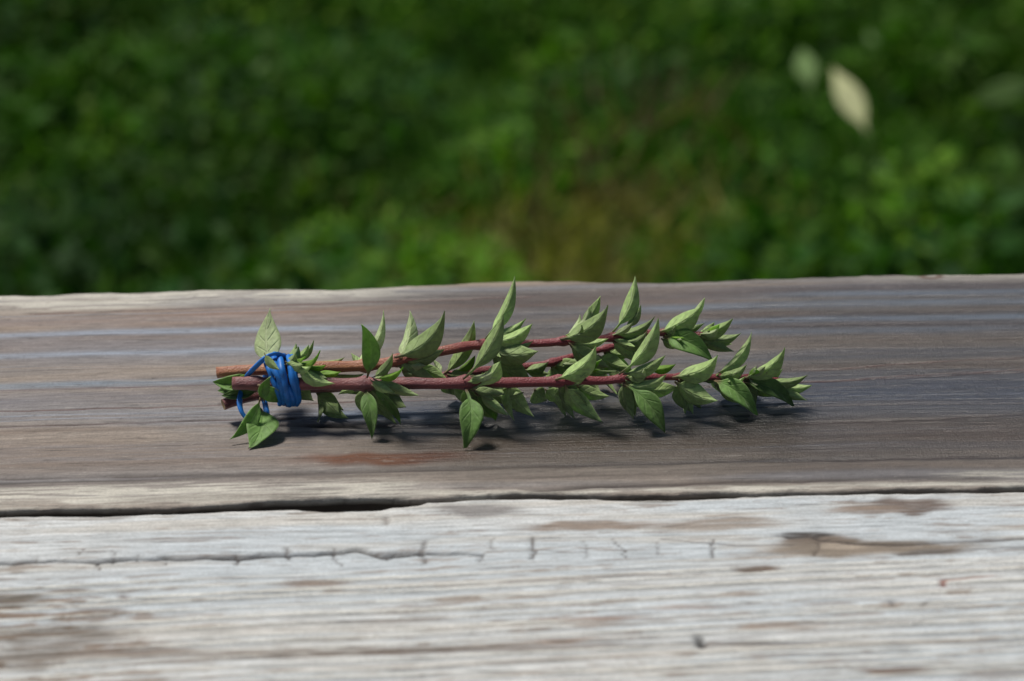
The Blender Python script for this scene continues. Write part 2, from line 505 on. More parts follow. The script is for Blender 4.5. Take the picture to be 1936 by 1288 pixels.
def far_tone(X, Y):
    u = pxcol(X, Y)
    wob = (vn(X / 70, 0, 1) - .5) * 2.2 + (vn(X / 22, 4, 2) - .5) * 0.7
    W = Y + wob
    big = vn(X / 60, W / 9, 3)
    mid = vn(X / 45, W / 2.6, 4)
    fin = vn(X / 26, W / 0.9, 5)
    xf = vn(X / 10, W / 0.55, 6)
    tan, grey, blue, brown = srgb(148, 137, 128), srgb(141, 135, 132), srgb(116, 120, 132), srgb(112, 94, 82)
    C = np.broadcast_to(tan, X.shape + (3,)).copy()
    C = lerp3(C, np.broadcast_to(grey, C.shape), sst(.35, .65, big))
    C = lerp3(C, np.broadcast_to(blue, C.shape), sst(.45, .75, vn(X / 90, W / 5, 63)) * .6)
    C = lerp3(C, np.broadcast_to(brown, C.shape), sst(.55, .85, vn(X / 80, W / 4, 8)) * .55)
    h = (fin - .5) * 0.10 + (mid - .5) * 0.16 + (xf - .5) * 0.05
    spk = vn(X / 1.5, Y / .55, 61) * .6 + vn(X / .9, Y / .9, 62) * .4
    C = C * (0.78 + 0.20 * fin + 0.12 * xf + .26 * (spk - .3))[..., None]

    def band(v, half, c, k, x0=-3000, x1=5000, soft=120, wv=0.5):
        nonlocal C
        yc = RY(v)
        hw = abs(RY(v - half) - yc)
        mask = np.exp(-((W - yc + (vn(X / 30, v, 9) - .5) * wv * 2) / hw) ** 2)
        mask = mask * sst(x0 - soft, x0 + soft, u) * (1 - sst(x1 - soft, x1 + soft, u))
        mask = mask * (0.55 + 0.6 * vn(X / 18, W / .7, 10 + int(v) % 7))
        if c is cream:
            mask = mask * (.35 + .9 * sst(.30, .62, vn(X / 9, W / .8, 18)))
        C = lerp3(C, np.broadcast_to(c, C.shape), np.clip(mask * k, 0, 1))
        return mask
    cream, orange, sheen_blue, dark = srgb(204, 200, 190), srgb(158, 132, 112), srgb(150, 162, 180), srgb(48, 36, 32)  # the light blue paints the sky's sheen along the grain
    # weathered outer edge
    band(540, 14, cream, 1.7, -3000, 760, 160); band(556, 10, cream, 1.2, -3000, 300)
    band(536, 6, srgb(190, 170, 150), .8, 700, 1300); band(537, 9, cream, .9, 1640, 4000, 80)
    band(562, 9, srgb(120, 100, 92), .6, 850, 4000)
    band(590, 12, orange, .5, -3000, 900, 200); band(578, 7, srgb(150, 118, 100), .5, 300, 1400)
    band(612, 5, sheen_blue, 1.1, -3000, 950); band(590, 6, sheen_blue, 1.1, 1200, 4000, 80); band(570, 4, sheen_blue, 1.2, 1500, 4000)
    band(630, 16, srgb(128, 118, 116), .6); band(650, 5, sheen_blue, .8, -3000, 700); band(618, 5, sheen_blue, 1.3, 1100, 4000)
    band(640, 6, sheen_blue, .6, 1300, 1900); band(605, 8, orange, .6, 1050, 1500)
    band(680, 18, srgb(150, 136, 122), .5, -3000, 700); band(660, 12, srgb(150, 132, 116), .55, 1350, 4000)
    band(706, 6, srgb(125, 140, 155), .8, -3000, 500); band(690, 10, srgb(104, 112, 128), .6, 1200, 4000)
    band(735, 18, srgb(112, 110, 118), .7, -3000, 700); band(776, 12, srgb(112, 128, 156), 1.2, 600, 860, 60)  # the blue stretch beneath the bundle is painted sky reflection
    band(768, 14, srgb(125, 132, 145), .5, -3000, 560); band(760, 26, srgb(98, 106, 126), 1.0, 1300, 4000)
    band(835, 22, srgb(134, 118, 104), .8, -3000, 900); band(840, 30, srgb(118, 98, 82), .8, 800, 4000)
    band(870, 10, srgb(124, 112, 104), .6); band(812, 10, srgb(96, 84, 78), .5, 900, 4000)
    band(893, 4, dark, .75, -3000, 700); band(884, 4, dark, .6, 700, 4000); band(905, 5, srgb(84, 74, 70), .5, 900, 4000)
    band(922, 18, cream, 1.15, -3000, 780, 130); band(908, 8, cream, .8, -3000, 420)
    band(934, 6, cream, .9, 780, 1500, 90); band(936, 6, cream, 1.0, 1380, 4000, 60); band(917, 8, cream, .9, 1790, 4000, 60)
    band(925, 6, dark, .7, 1080, 1900, 80); band(930, 5, srgb(90, 80, 74), .7, 250, 620, 60)
    r3 = np.random.default_rng(17)
    for q_ in range(26):
        v_ = r3.uniform(545, 915)
        y_ = RY(v_)
        wd = r3.uniform(.14, .30)
        lam = W - y_ + (vn(X / 34, v_, 27) - .5) * 1.3
        on = sst(.30, .62, vn(X / 38, v_ * 1.3, 28))
        ln = np.exp(-(lam / wd) ** 2) * on
        cc = [srgb(150, 160, 176), srgb(70, 54, 50), srgb(168, 152, 138), srgb(62, 52, 54)][q_ % 4]
        C = lerp3(C, np.broadcast_to(cc, C.shape), np.clip(ln * r3.uniform(.35, .75), 0, 1))
        h = h + (.12 if q_ % 2 == 0 else -.16) * ln
    # resin-brown stain
    q = PZ(735, 868, 0)
    d = ((X - q.x * 1000) / 19) ** 2 + ((Y - q.y * 1000 + (vn(X / 6, 3, 19) - .5) * 3) / 3.6) ** 2
    k = np.exp(-d ** 1.6) * (0.75 + .4 * fin)
    C = lerp3(C, np.broadcast_to(srgb(112, 62, 28), C.shape), np.clip(k * 1.35, 0, 1))
    # damp, darker wood towards the right
    wet = sst(500, 900, u) * (0.55 + 0.45 * big) * sst(RY(905), RY(880), Y)
    wet = np.clip(wet + 0.35 * sst(1250, 1600, u), 0, 1) * (1 - 0.6 * sst(RY(560), RY(545), Y))
    C = C * (1 - 0.40 * wet)[..., None]
    C = C * (1 - 0.25 * np.exp(-((u - 1150) / 420.) ** 2) * np.exp(-((Y - RY(800)) / 22.) ** 2))[..., None]  # broad part of the bundle's shade, put into the wood colour
    damp_shade = np.exp(-((Y - RY(797)) / 12.) ** 2) * sst(600, 860, u) * (1 - sst(1480, 1560, u)) * (.55 + .6 * vn(X / 14, W / 2.2, 29))
    C = C * (1 - 0.80 * np.clip(damp_shade, 0, 1))[..., None]  # damp wood, deepened to paint the bundle's shadow on the plank
    wet = np.clip(wet + damp_shade * .7, 0, 1)
    # saw marks across the damp end
    sm = vn((X + Y * 0.9) / 0.8, (X - Y) / 26, 21)
    C = C * (1 - 0.22 * sst(.6, .8, sm) * sst(1350, 1600, u) * np.exp(-((Y - RY(755)) / 14.) ** 2))[..., None]
    # pale mineral flecks
    fl = vn(X / 2.2, W / 0.5, 22)
    C = lerp3(C, np.broadcast_to(srgb(190, 186, 178), C.shape), sst(.88, .97, fl) * .25)
    dk = vn(X / 3.0, W / 0.45, 23)
    C = lerp3(C, np.broadcast_to(dark, C.shape), sst(.88, .97, dk) * .45)

    def crack(pp, w, depth, c=dark, k=1.0):
        nonlocal C, h
        pts = np.array(gpts(pp))
        yl = np.interp(X, pts[:, 0], pts[:, 1]) + (vn(X / 6, pp[0][1], 24) - .5) * 0.7
        on = sst(pts[0, 0] - 4, pts[0, 0] + 3, X) * (1 - sst(pts[-1, 0] - 3, pts[-1, 0] + 4, X))
        on = on * (0.6 + 0.4 * sst(.25, .55, vn(X / 11, pp[0][1] * 1.7, 25)))
        g_ = np.exp(-((Y - yl) / (w * 1.4)) ** 2) * on
        C = lerp3(C, np.broadcast_to(c, C.shape), np.clip(g_ * k, 0, 1))
        h = h - depth * g_
    red = srgb(84, 46, 40)
    crack([(60, 594), (250, 588), (500, 578), (700, 570), (1000, 562)], .30, .35, red)
    crack([(-300, 786), (0, 778), (300, 770), (600, 762), (1000, 750), (1500, 722), (1936, 700), (2300, 692)], .26, .4, red)
    crack([(-300, 816), (0, 808), (300, 797), (560, 790)], .32, .5, srgb(66, 38, 36))
    crack([(-200, 742), (0, 737), (400, 727)], .22, .25, red, .8)
    crack([(560, 805), (640, 806), (760, 806), (860, 806), (930, 808)], .75, .55, srgb(26, 20, 20))  # groove; its near-black also paints the front stem's shadow line
    crack([(1530, 700), (1700, 690), (1960, 676)], .22, .3, red)
    crack([(1250, 735), (1500, 724), (1700, 716), (1960, 704)], .22, .3, srgb(60, 38, 40))
    crack([(1500, 800), (1700, 795), (1960, 784)], .5, .3, srgb(60, 44, 38), .7)
    crack([(0, 905), (300, 900), (620, 895), (1000, 884), (1400, 872), (1960, 862)], .7, .35, srgb(66, 54, 50), .7)
    crack([(1000, 930), (1200, 920), (1400, 910), (1600, 906)], .6, .4, srgb(58, 46, 42), .8)
    # small knot on the far edge
    q = PZ(1760, 523, 0)
    d = np.hypot((X - q.x * 1000) / 3.0, (Y - q.y * 1000) / 2.2)
    C = lerp3(C, np.broadcast_to(srgb(96, 62, 40), C.shape), np.exp(-((d - .8) / .35) ** 2) * .85)
    C = C * (0.78 - 0.24 * sst(560, 1000, u) * sst(RY(930), RY(895), Y) * (1 - .5 * sst(RY(590), RY(545), Y)))[..., None] * np.array([1.0, 1.0, .99])
    # edges of the plank bow a little and the surface is not flat
    h = h + (vn(X / 55, Y / 30, 26) - .5) * 0.5
    return C, wet, h


CRACK = [(-200, 1070), (0, 1066), (110, 1062), (180, 1062), (240, 1058), (330, 1056), (440, 1054), (520, 1048), (600, 1045), (640, 1042), (680, 1040), (730, 1050), (800, 1046), (860, 1046), (910, 1049)]
CRACK2 = [(930, 1044), (1010, 1041), (1110, 1045)]
TICKS = [[(803, 1024), (798, 1040), (800, 1064)], [(628, 1036), (636, 1052), (642, 1068)], [(541, 1036), (546, 1056)], [(452, 1048), (450, 1066)],
         [(1006, 1018), (1012, 1034), (1006, 1058)], [(1105, 1022), (1111, 1056)], [(1163, 1018), (1176, 1036), (1182, 1054)], [(1243, 1026), (1246, 1050)],
         [(1350, 1020), (1346, 1054)], [(910, 1048), (908, 1064)], [(930, 1020), (932, 1044)], [(216, 1040), (218, 1064)], [(310, 1052), (312, 1070)],
         [(186, 1064), (190, 1080)], [(70, 1056), (72, 1064)], [(258, 1052), (260, 1066)], [(490, 1044), (494, 1054)], [(155, 1042), (152, 1052)], [(730, 1048), (734, 1060)]]
GRAINS = [(1492, 1016), (1530, 1012), (1552, 1022), (1600, 1026), (1680, 1030), (1800, 1026), (1960, 1018), (2200, 1010)]


def near_tone(X, Y):
    u = pxcol(X, Y)
    yt = RY(1040)
    tilt = 0.062 * sst(yt + 4, yt - 16, Y)
    wob = (vn(X / 80, 0, 41) - .5) * 1.6 + (vn(X / 25, 4, 42) - .5) * 0.5
    W = Y - tilt * X + wob
    big = vn(X / 50, W / 10, 43)
    mid = vn(X / 40, W / 2.2, 44)
    fin = vn(X / 24, W / .8, 45)
    xf = vn(X / 9, W / .45, 46)
    white, cool, warm = srgb(184, 187, 188), srgb(177, 184, 189), srgb(178, 172, 162)
    C = np.broadcast_to(white, X.shape + (3,)).copy()
    C = lerp3(C, np.broadcast_to(cool, C.shape), sst(.35, .7, big))
    C = lerp3(C, np.broadcast_to(warm, C.shape), sst(.55, .85, mid) * .5)
    C = C * (0.84 + .20 * fin + .12 * xf)[..., None]
    h = (fin - .5) * .12 + (xf - .5) * .06 + (vn(X / 50, Y / 25, 47) - .5) * .5
    # raised late-wood lines
    y0, y1 = RY(1400) - 30, RY(1075)
    r2 = np.random.default_rng(5)
    y = y0
    rest = sst(RY(1062), RY(1092), Y)
    while y < y1 + 12:
        w = r2.uniform(.30, .50)
        lam = W - y + (vn(X / 45, y * .37, 48) - .5) * .8
        on = (0.5 + .8 * vn(X / 30, y, 49)) * rest
        ln = np.exp(-(lam / w) ** 2) * on
        C = lerp3(C, np.broadcast_to(srgb(206, 204, 196), C.shape), np.clip(ln * .9, 0, 1))
        h = h + .5 * ln
        sh = np.exp(-((lam + w * 2.2) / (w * 1.1)) ** 2) * on
        C = C * (1 - .30 * sh)[..., None]
        h = h - .14 * sh
        y += r2.uniform(2.2, 4.8)
    # brown weathering where the grey skin has worn through
    br, gb = srgb(116, 97, 80), srgb(120, 112, 106)
    pt = vn(X / 16, W / 1.5, 50) * .6 + vn(X / 5, W / .6, 51) * .4
    leftlow = sst(420, 0, u) * sst(RY(1075), RY(1125), Y)
    C = lerp3(C, np.broadcast_to(br, C.shape), np.clip(sst(.70, .80, pt + .16 * leftlow + .02 * sst(900, 1400, u)) * (.55 + .4 * leftlow), 0, 1))
    pt2 = vn(X / 24, W / 1.2, 52)
    C = lerp3(C, np.broadcast_to(gb, C.shape), sst(.80, .93, pt2) * .55)

    ds_ = vn(X / 8, W / .42, 58)
    C = lerp3(C, np.broadcast_to(srgb(112, 90, 74), C.shape), sst(.80, .92, ds_) * (.40 + .5 * leftlow))
    gr_ = vn(X / 1.6, W / .5, 59)
    C = lerp3(C, np.broadcast_to(srgb(100, 80, 58), C.shape), sst(.62, .8, gr_) * leftlow * sst(.45, .62, pt) * .8)

    def patch(cx, cy, hw, hh, c, k):
        nonlocal C, h
        q = PZ(cx, cy, 0)
        c = (c * .62 + np.mean(c) * .34) * .84
        a = hw / 7.0
        b = abs(RY(cy) - RY(cy + hh)) + 1e-6
        d = ((X - q.x * 1000) / a) ** 2 + ((Y - q.y * 1000 + (vn(X / 5, cx, 53) - .5) * b * .9) / b) ** 2
        mk = np.exp(-d ** 2.2) * (.45 + .95 * vn(X / 9, W / .5, 54)) * 1.25
        C = lerp3(C, np.broadcast_to(c, C.shape), np.clip(mk * k, 0, 1))
    dk = srgb(58, 48, 42)
    patch(1705, 958, 78, 15, srgb(112, 92, 80), 1.0); patch(1640, 965, 70, 7, srgb(150, 126, 104), .7)
    patch(1115, 994, 115, 9, srgb(150, 130, 112), .9); patch(1360, 992, 100, 13, srgb(156, 142, 128), .9)
    patch(900, 966, 70, 12, srgb(142, 138, 136), .9); patch(1240, 950, 40, 6, srgb(130, 124, 118), .5)
    patch(1430, 1076, 36, 7, srgb(116, 94, 76), .9); patch(1590, 1052, 50, 6, srgb(160, 150, 140), .5)
    patch(130, 1118, 40, 5, br, .7); patch(590, 1105, 55, 6, srgb(140, 118, 100), .6); patch(30, 1135, 50, 13, srgb(106, 94, 78), .7)
    patch(110, 1200, 110, 22, srgb(112, 98, 82), .6); patch(60, 1240, 80, 24, srgb(116, 102, 86), .6); patch(190, 1155, 40, 10, srgb(120, 96, 74), .6)
    patch(700, 1232, 420, 6, srgb(126, 110, 96), .6); patch(250, 1236, 110, 8, srgb(130, 106, 84), .7)
    patch(1470, 1186, 70, 8, srgb(156, 130, 106), .6); patch(1060, 1212, 60, 6, srgb(150, 118, 92), .7); patch(1690, 1268, 60, 7, srgb(130, 108, 92), .8)
    patch(1300, 1150, 60, 4, srgb(160, 120, 90), .5); patch(1120, 1172, 80, 4, srgb(150, 110, 84), .6)
    # knot and the flame of grain round it
    patch(1560, 1036, 70, 18, srgb(126, 106, 86), 1.3); patch(1640, 1040, 165, 13, srgb(140, 122, 100), 1.3); patch(1590, 1034, 40, 6, srgb(176, 156, 130), .9)
    patch(1520, 1014, 46, 6, dk, .9); patch(1760, 1046, 60, 6, srgb(112, 102, 94), .8); patch(1420, 1030, 60, 9, srgb(190, 184, 174), .5)

    def line(pp, w, depth, k=1.0, c=dk, jit=.4):
        nonlocal C, h
        pts = gpts(pp)
        xs_, ys_ = [p[0] for p in pts], [p[1] for p in pts]
        sel = (X > min(xs_) - 4) & (X < max(xs_) + 4) & (Y > min(ys_) - 4) & (Y < max(ys_) + 4)
        if not sel.any():
            return
        Xs, Ys = X[sel], Y[sel]
        d = seg_dist(Xs + (vn(Ys / 2, pp[0][0], 56) - .5) * jit, Ys + (vn(Xs / 3, pp[0][1], 55) - .5) * jit, pts)
        ww = w * (.55 + .8 * vn(Xs / 7, pp[0][0], 57))
        gk = np.exp(-(d / ww) ** 2) * k
        C[sel] = C[sel] + (c - C[sel]) * np.clip(gk, 0, 1)[:, None]
        h[sel] -= depth * gk
    line(CRACK, .85, 1.3, 1.0, srgb(40, 34, 31), .9); line(CRACK2, .35, .4, .6, dk, .8)
    for i, tk in enumerate(TICKS):
        line(tk, (.42 if i > 4 else .55) * random.uniform(.7, 1.1), .5, (1.0 if i < 5 else .75) * random.uniform(.6, 1), dk, 1.3)
    line(GRAINS, .7, .7, .9); line([(1540, 1050), (1548, 1038), (1546, 1026)], .45, .5, .6)
    line([(1700, 1050), (1850, 1040), (1980, 1034)], .5, .4, .6)
    line([(1250, 1020), (1400, 1032), (1500, 1030)], .4, .3, .6)
    line([(0, 1262), (300, 1252), (700, 1236), (1200, 1222), (1960, 1210)], .55, .5, .5, srgb(92, 76, 66))
    line([(1150, 1226), (1320, 1217), (1560, 1218)], .6, .5, .7); line([(1322, 1208), (1329, 1222)], 1.0, 1.2, 1.0, srgb(20, 17, 16), .2)
    line([(730, 978), (732, 990)], .8, .6, .6, srgb(110, 104, 100)); line([(1782, 1098), (1783, 1106)], .7, .4, .9, srgb(110, 50, 36), .2)
    line([(1780, 1100), (1880, 1088)], .35, .1, .5, srgb(150, 100, 76)); line([(230, 1128), (236, 1130)], .8, .5, .8, srgb(90, 70, 60))
    line([(1683, 1138), (1688, 1144)], .7, .5, .7); line([(1746, 1143), (1756, 1138)], .5, .3, .6)
    # the broken lip by the gap: raw, slightly lower
    q = interp_px(GAP_NEAR, X)
    lip = np.exp(-((Y - q) / 1.6) ** 2)
    C = lerp3(C, np.broadcast_to(srgb(206, 202, 194), C.shape), lip * .4)
    return C, np.full(X.shape, .1), h


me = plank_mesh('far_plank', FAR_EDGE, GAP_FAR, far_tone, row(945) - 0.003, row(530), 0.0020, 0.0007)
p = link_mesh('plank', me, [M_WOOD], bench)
p['label'] = 'darker grey-brown plank the herbs lie on'
Y_NEAR0 = row(945) - 0.142
me = plank_mesh('near_plank', GAP_NEAR, Y_NEAR0, near_tone, row(1288) - 0.012, row(945), 0.0011, 0.003)
p = link_mesh('plank', me, [M_WOOD], bench)
p['label'] = 'bleached whitish plank with fine cracks and a knot'


def box_mesh(name, sx, sy, sz, tone=(0.16, 0.13, 0.10)):
    import bmesh
    bm = bmesh.new()
    bmesh.ops.create_cube(bm, size=1)
    for v in bm.verts:
        v.co = Vector((v.co.x * sx, v.co.y * sy, v.co.z * sz))
    bmesh.ops.bevel(bm, geom=list(bm.edges), offset=0.003, segments=2, affect='EDGES')
    me = bpy.data.meshes.new(name)
    bm.to_mesh(me); bm.free()
    ca = me.attributes.new('tone', 'FLOAT_COLOR', 'POINT')
    ca.data.foreach_set('color', np.tile(np.array([*tone, 1], np.float32), len(me.vertices)))
    return me


mid_y = (Y_NEAR0 + Y_BACK) / 2
bat = box_mesh('batten', 0.09, 0.25, 0.038)
leg = box_mesh('leg', 0.085, 0.038, TOP - T - 0.039)
for sx in (-1, 1):
    o = link_mesh('batten', bat, [M_WOOD], bench); o.location = (sx * 0.5, mid_y, TOP - T - 0.0205)
    for sy in (-1, 1):
        o = link_mesh('leg', leg, [M_WOOD], bench)
        o.location = (sx * 0.5, mid_y + sy * 0.095, (TOP - T - 0.0395) / 2 - 0.001)

# ------------------------------------------------------------------ sprigs
MM = 0.001


def catmull(P, n):
    P = np.array([list(p) for p in P])
    P = np.vstack([2 * P[0] - P[1], P, 2 * P[-1] - P[-2]])
    out = []
    for i in range(1, len(P) - 2):
        p0, p1, p2, p3 = P[i - 1:i + 3]
        for t in np.linspace(0, 1, n, endpoint=False):
            out.append(.5 * (2 * p1 + (p2 - p0) * t + (2 * p0 - 5 * p1 + 4 * p2 - p3) * t * t + (3 * p1 - p0 - 3 * p2 + p3) * t ** 3))
    out.append(P[-2])
    return np.array(out)


def tube(name, path, radii, sides=12, flat=1.0, square=0.0, up=(0, 0, 1), closed=False, cap_mat=False, ripple=0.0):
    path = np.asarray(path)
    n = len(path)
    tan = np.gradient(path, axis=0) if not closed else (np.roll(path, -1, 0) - np.roll(path, 1, 0))
    tan /= np.linalg.norm(tan, axis=1)[:, None]
    ref = np.array(up, float)
    nrm = ref - tan[0] * np.dot(ref, tan[0]); nrm /= np.linalg.norm(nrm)
    V = []
    for i in range(n):
        nrm = nrm - tan[i] * np.dot(nrm, tan[i]); nrm /= np.linalg.norm(nrm)
        bi = np.cross(tan[i], nrm)
        for k in range(sides):
            a = 2 * math.pi * k / sides
            r = radii[i] * (1 + square * math.cos(4 * a)) * (1 + ripple * math.sin(i * 1.7 + k * 2.1))
            V.append(path[i] + nrm * (r * math.cos(a)) + bi * (r * math.sin(a) * flat))
    F_ = []
    rings = n if closed else n - 1
    for i in range(rings):
        j = (i + 1) % n
        for k in range(sides):
            k2 = (k + 1) % sides
            F_.append((i * sides + k, i * sides + k2, j * sides + k2, j * sides + k))
    mi = [0] * len(F_)
    if not closed:
        V.append(path[0] + tan[0] * radii[0] * .15); V.append(path[-1] + tan[-1] * radii[-1] * .6)
        for k in range(sides):
            k2 = (k + 1) % sides
            F_.append((len(V) - 2, k2, k)); mi.append(1 if cap_mat else 0)
            b = (n - 1) * sides
            F_.append((len(V) - 1, b + k, b + k2)); mi.append(0)
    me = bpy.data.meshes.new(name)
    me.from_pydata([tuple(v) for v in V], [], F_)
    me.polygons.foreach_set('material_index', mi)
    me.polygons.foreach_set('use_smooth', [x == 0 for x in mi])
    me.update()
    return me


def leaf_mesh(base, tip, width, roll, fold, bend, curl=0.0, twist=0.0, peak=.42, thick=.00032, pet=.10, wavy=.0, bow=.0):
    base, tip = Vector(base), Vector(tip)
    t = tip - base
    Ln = t.length
    t.normalize()
    away = Vector((0, 1, -0.35))
    a = away - t * away.dot(t)
    a.normalize()
    b = a.cross(t)
    ro = math.radians(roll)
    NS, NU = 18, 5
    us = [(-1 + 2 * k / (2 * NU)) for k in range(2 * NU + 1)]
    top, bot, uvs = [], [], []
    ph = random.uniform(0, 6.28)
    random_pow = random.uniform(.92, 1.2)
    for i in range(NS + 1):
        s = i / NS
        rr = ro + math.radians(twist) * s
        n = a * math.cos(rr) + b * math.sin(rr)
        w = n.cross(t)
        c = base + t * (Ln * s) + n * (Ln * (bend * 4 * s * (1 - s)) + Ln * curl * (s ** 3 - s * .5)) + w * (Ln * bow * 4 * s * (1 - s))
        if s < pet:
            f = .09 + .05 * s / pet
        else:
            q = (s - pet) / (1 - pet)
            e = math.log(.5) / math.log(peak)
            f = max(.13 * (1 - q) ** .5, math.sin(math.pi * q ** e) ** random_pow)
            f *= 1 - .10 * q * q
        if i == NS:
            f = .012
        hw = width / 2 * f
        for u in us:
            fo = math.radians(fold) * (0.55 + .45 * min(1, s * 2.2)) * (1 - .25 * s)
            au = abs(u)
            sm = math.sqrt(au * au + .02) - math.sqrt(.02)
            quilt = .03 * width * math.cos((s * 5 - au * 1.25) * 2 * math.pi) * au * (1 - au) * 4 * .45
            wv = wavy * width * math.sin(s * 9 + ph + u * 2) * au * au
            po = c + w * (u * hw * math.cos(fo)) + n * (sm * hw * math.sin(fo) * (1 - .22 * au * au) + quilt * (f > .3) + wv)
            th = thick * (1 - .75 * au ** 6) * (1.9 if s < pet else 1 + .9 * math.exp(-(u / .16) ** 2) * (1 - s))
            top.append(po + n * th * .35); bot.append(po - n * th * .65)
            uvs.append((s, (u + 1) / 2))
    K = 2 * NU + 1
    V = top + bot
    off = len(top)
    F_, mi = [], []
    for i in range(NS):
        for k in range(K - 1):
            q = (i * K + k, i * K + k + 1, (i + 1) * K + k + 1, (i + 1) * K + k)
            F_.append(q[::-1]); mi.append(0)
            F_.append(tuple(x + off for x in q)); mi.append(1)
    rim = [i * K for i in range(NS + 1)]
    rim2 = [i * K + K - 1 for i in range(NS + 1)]
    for r_, fl in ((rim, 0), (rim2, 1)):
        for x, y in zip(r_[:-1], r_[1:]):
            q = (x, y, y + off, x + off)
            F_.append(q if fl else q[::-1]); mi.append(1)
    for k in range(K - 1):
        F_.append((k, k + 1, k + 1 + off, k + off)); mi.append(1)
        e = NS * K
        F_.append((e + k + off, e + k + 1 + off, e + k + 1, e + k)); mi.append(1)
    me = bpy.data.meshes.new('leaf')
    me.from_pydata([tuple(v) for v in V], [], F_)
    me.polygons.foreach_set('material_index', mi)
    me.polygons.foreach_set('use_smooth', [True] * len(F_))
    uvl = me.uv_layers.new(name='UVMap')
    allu = uvs + uvs
    li = np.empty(len(me.loops), dtype=np.int32)
    me.loops.foreach_get('vertex_index', li)
    uvl.data.foreach_set('uv', np.array(allu, dtype=np.float32)[li].ravel())
    me.update()
    return me


# stems: (photo column, photo row, height over the plank in mm)
STEMS = {
    'front': [(440, 727, 11.5), (560, 727, 11.7), (690, 725, 12), (880, 725, 12), (1055, 720, 11.5), (1175, 716, 11), (1285, 715, 9.6), (1360, 713, 8.6), (1420, 714, 7.8), (1475, 717, 7.2)],
    'back': [(410, 706, 12.5), (545, 698, 13.5), (690, 690, 14), (755, 681, 15.2), (840, 663, 16.8), (915, 654, 17), (1065, 645, 17), (1155, 636, 17.3), (1255, 631, 17.5), (1325, 634, 17), (1355, 637, 16.6)],
    'low': [(422, 767, 4.6), (470, 752, 5.6), (560, 736, 7), (700, 727, 7.5), (845, 712, 8.5), (985, 693, 9), (1045, 684, 9.5), (1145, 656, 11), (1190, 650, 11.4)],
}
RAD = {'front': [1.72, 1.66, 1.6, 1.5, 1.35, 1.0, .88, .75, .6, .4],
       'back': [1.48, 1.48, 1.48, 1.42, 1.32, 1.2, 1.02, .92, .8, .65, .4],
       'low': [1.55, 1.5, 1.45, 1.4, 1.2, 1.0, .9, .8, .5]}
PATHS, PXS = {}, {}
for k, pts in STEMS.items():
    w3 = [PZ(x, y, z * MM) for x, y, z in pts]
    PATHS[k] = catmull(w3, 10)
    PXS[k] = np.interp(np.arange(len(PATHS[k])) / 10.0, np.arange(len(pts)), [q[0] for q in pts])


def stemY(k, px):
    return float(np.interp(px, PXS[k], PATHS[k][:, 1]))


SPRIG = {}
for k, lab in (('front', 'oregano sprig with thick maroon stem, its cut end lying over the others in the band'),
               ('back', 'oregano sprig with reddish tan stem running above and behind the maroon one'),
               ('low', 'oregano sprig with its cut end lowest under the band, mostly hidden beneath the others')):
    base = PATHS[k][0]
    e = empty('oregano_sprig', (base[0], base[1], TOP))
    tag(e, lab, 'herb sprig', 'oregano sprigs tied in one bundle')
    SPRIG[k] = e
    rad = np.interp(np.arange(len(PATHS[k])) / 10.0, np.arange(len(RAD[k])), RAD[k]) * MM * .92
    nodes = {'front': [483, 690, 882, 1058, 1175, 1285, 1357, 1412], 'back': [520, 690, 752, 915, 1068, 1155, 1255, 1322], 'low': [500, 843, 1045, 1145]}[k]
    for nd in nodes:
        rad = rad * (1 + .38 * np.exp(-((PXS[k] - nd) / 7.0) ** 2))
    path = PATHS[k].copy()
    path[:, 2] += (vn(PXS[k] / 60, 0, 71) - .5) * .0006
    path[:, 1] += (vn(PXS[k] / 75, 3, 72) - .5) * .0008
    rad = rad * (.93 + .14 * vn(PXS[k] / 14, 5, 73))
    me = tube('stem', path, rad, 16, 1.0, .085, cap_mat=True)
    link_mesh('stem', me, [M_STEM_TAN if k == 'back' else M_STEM_RED, M_CUT], e)

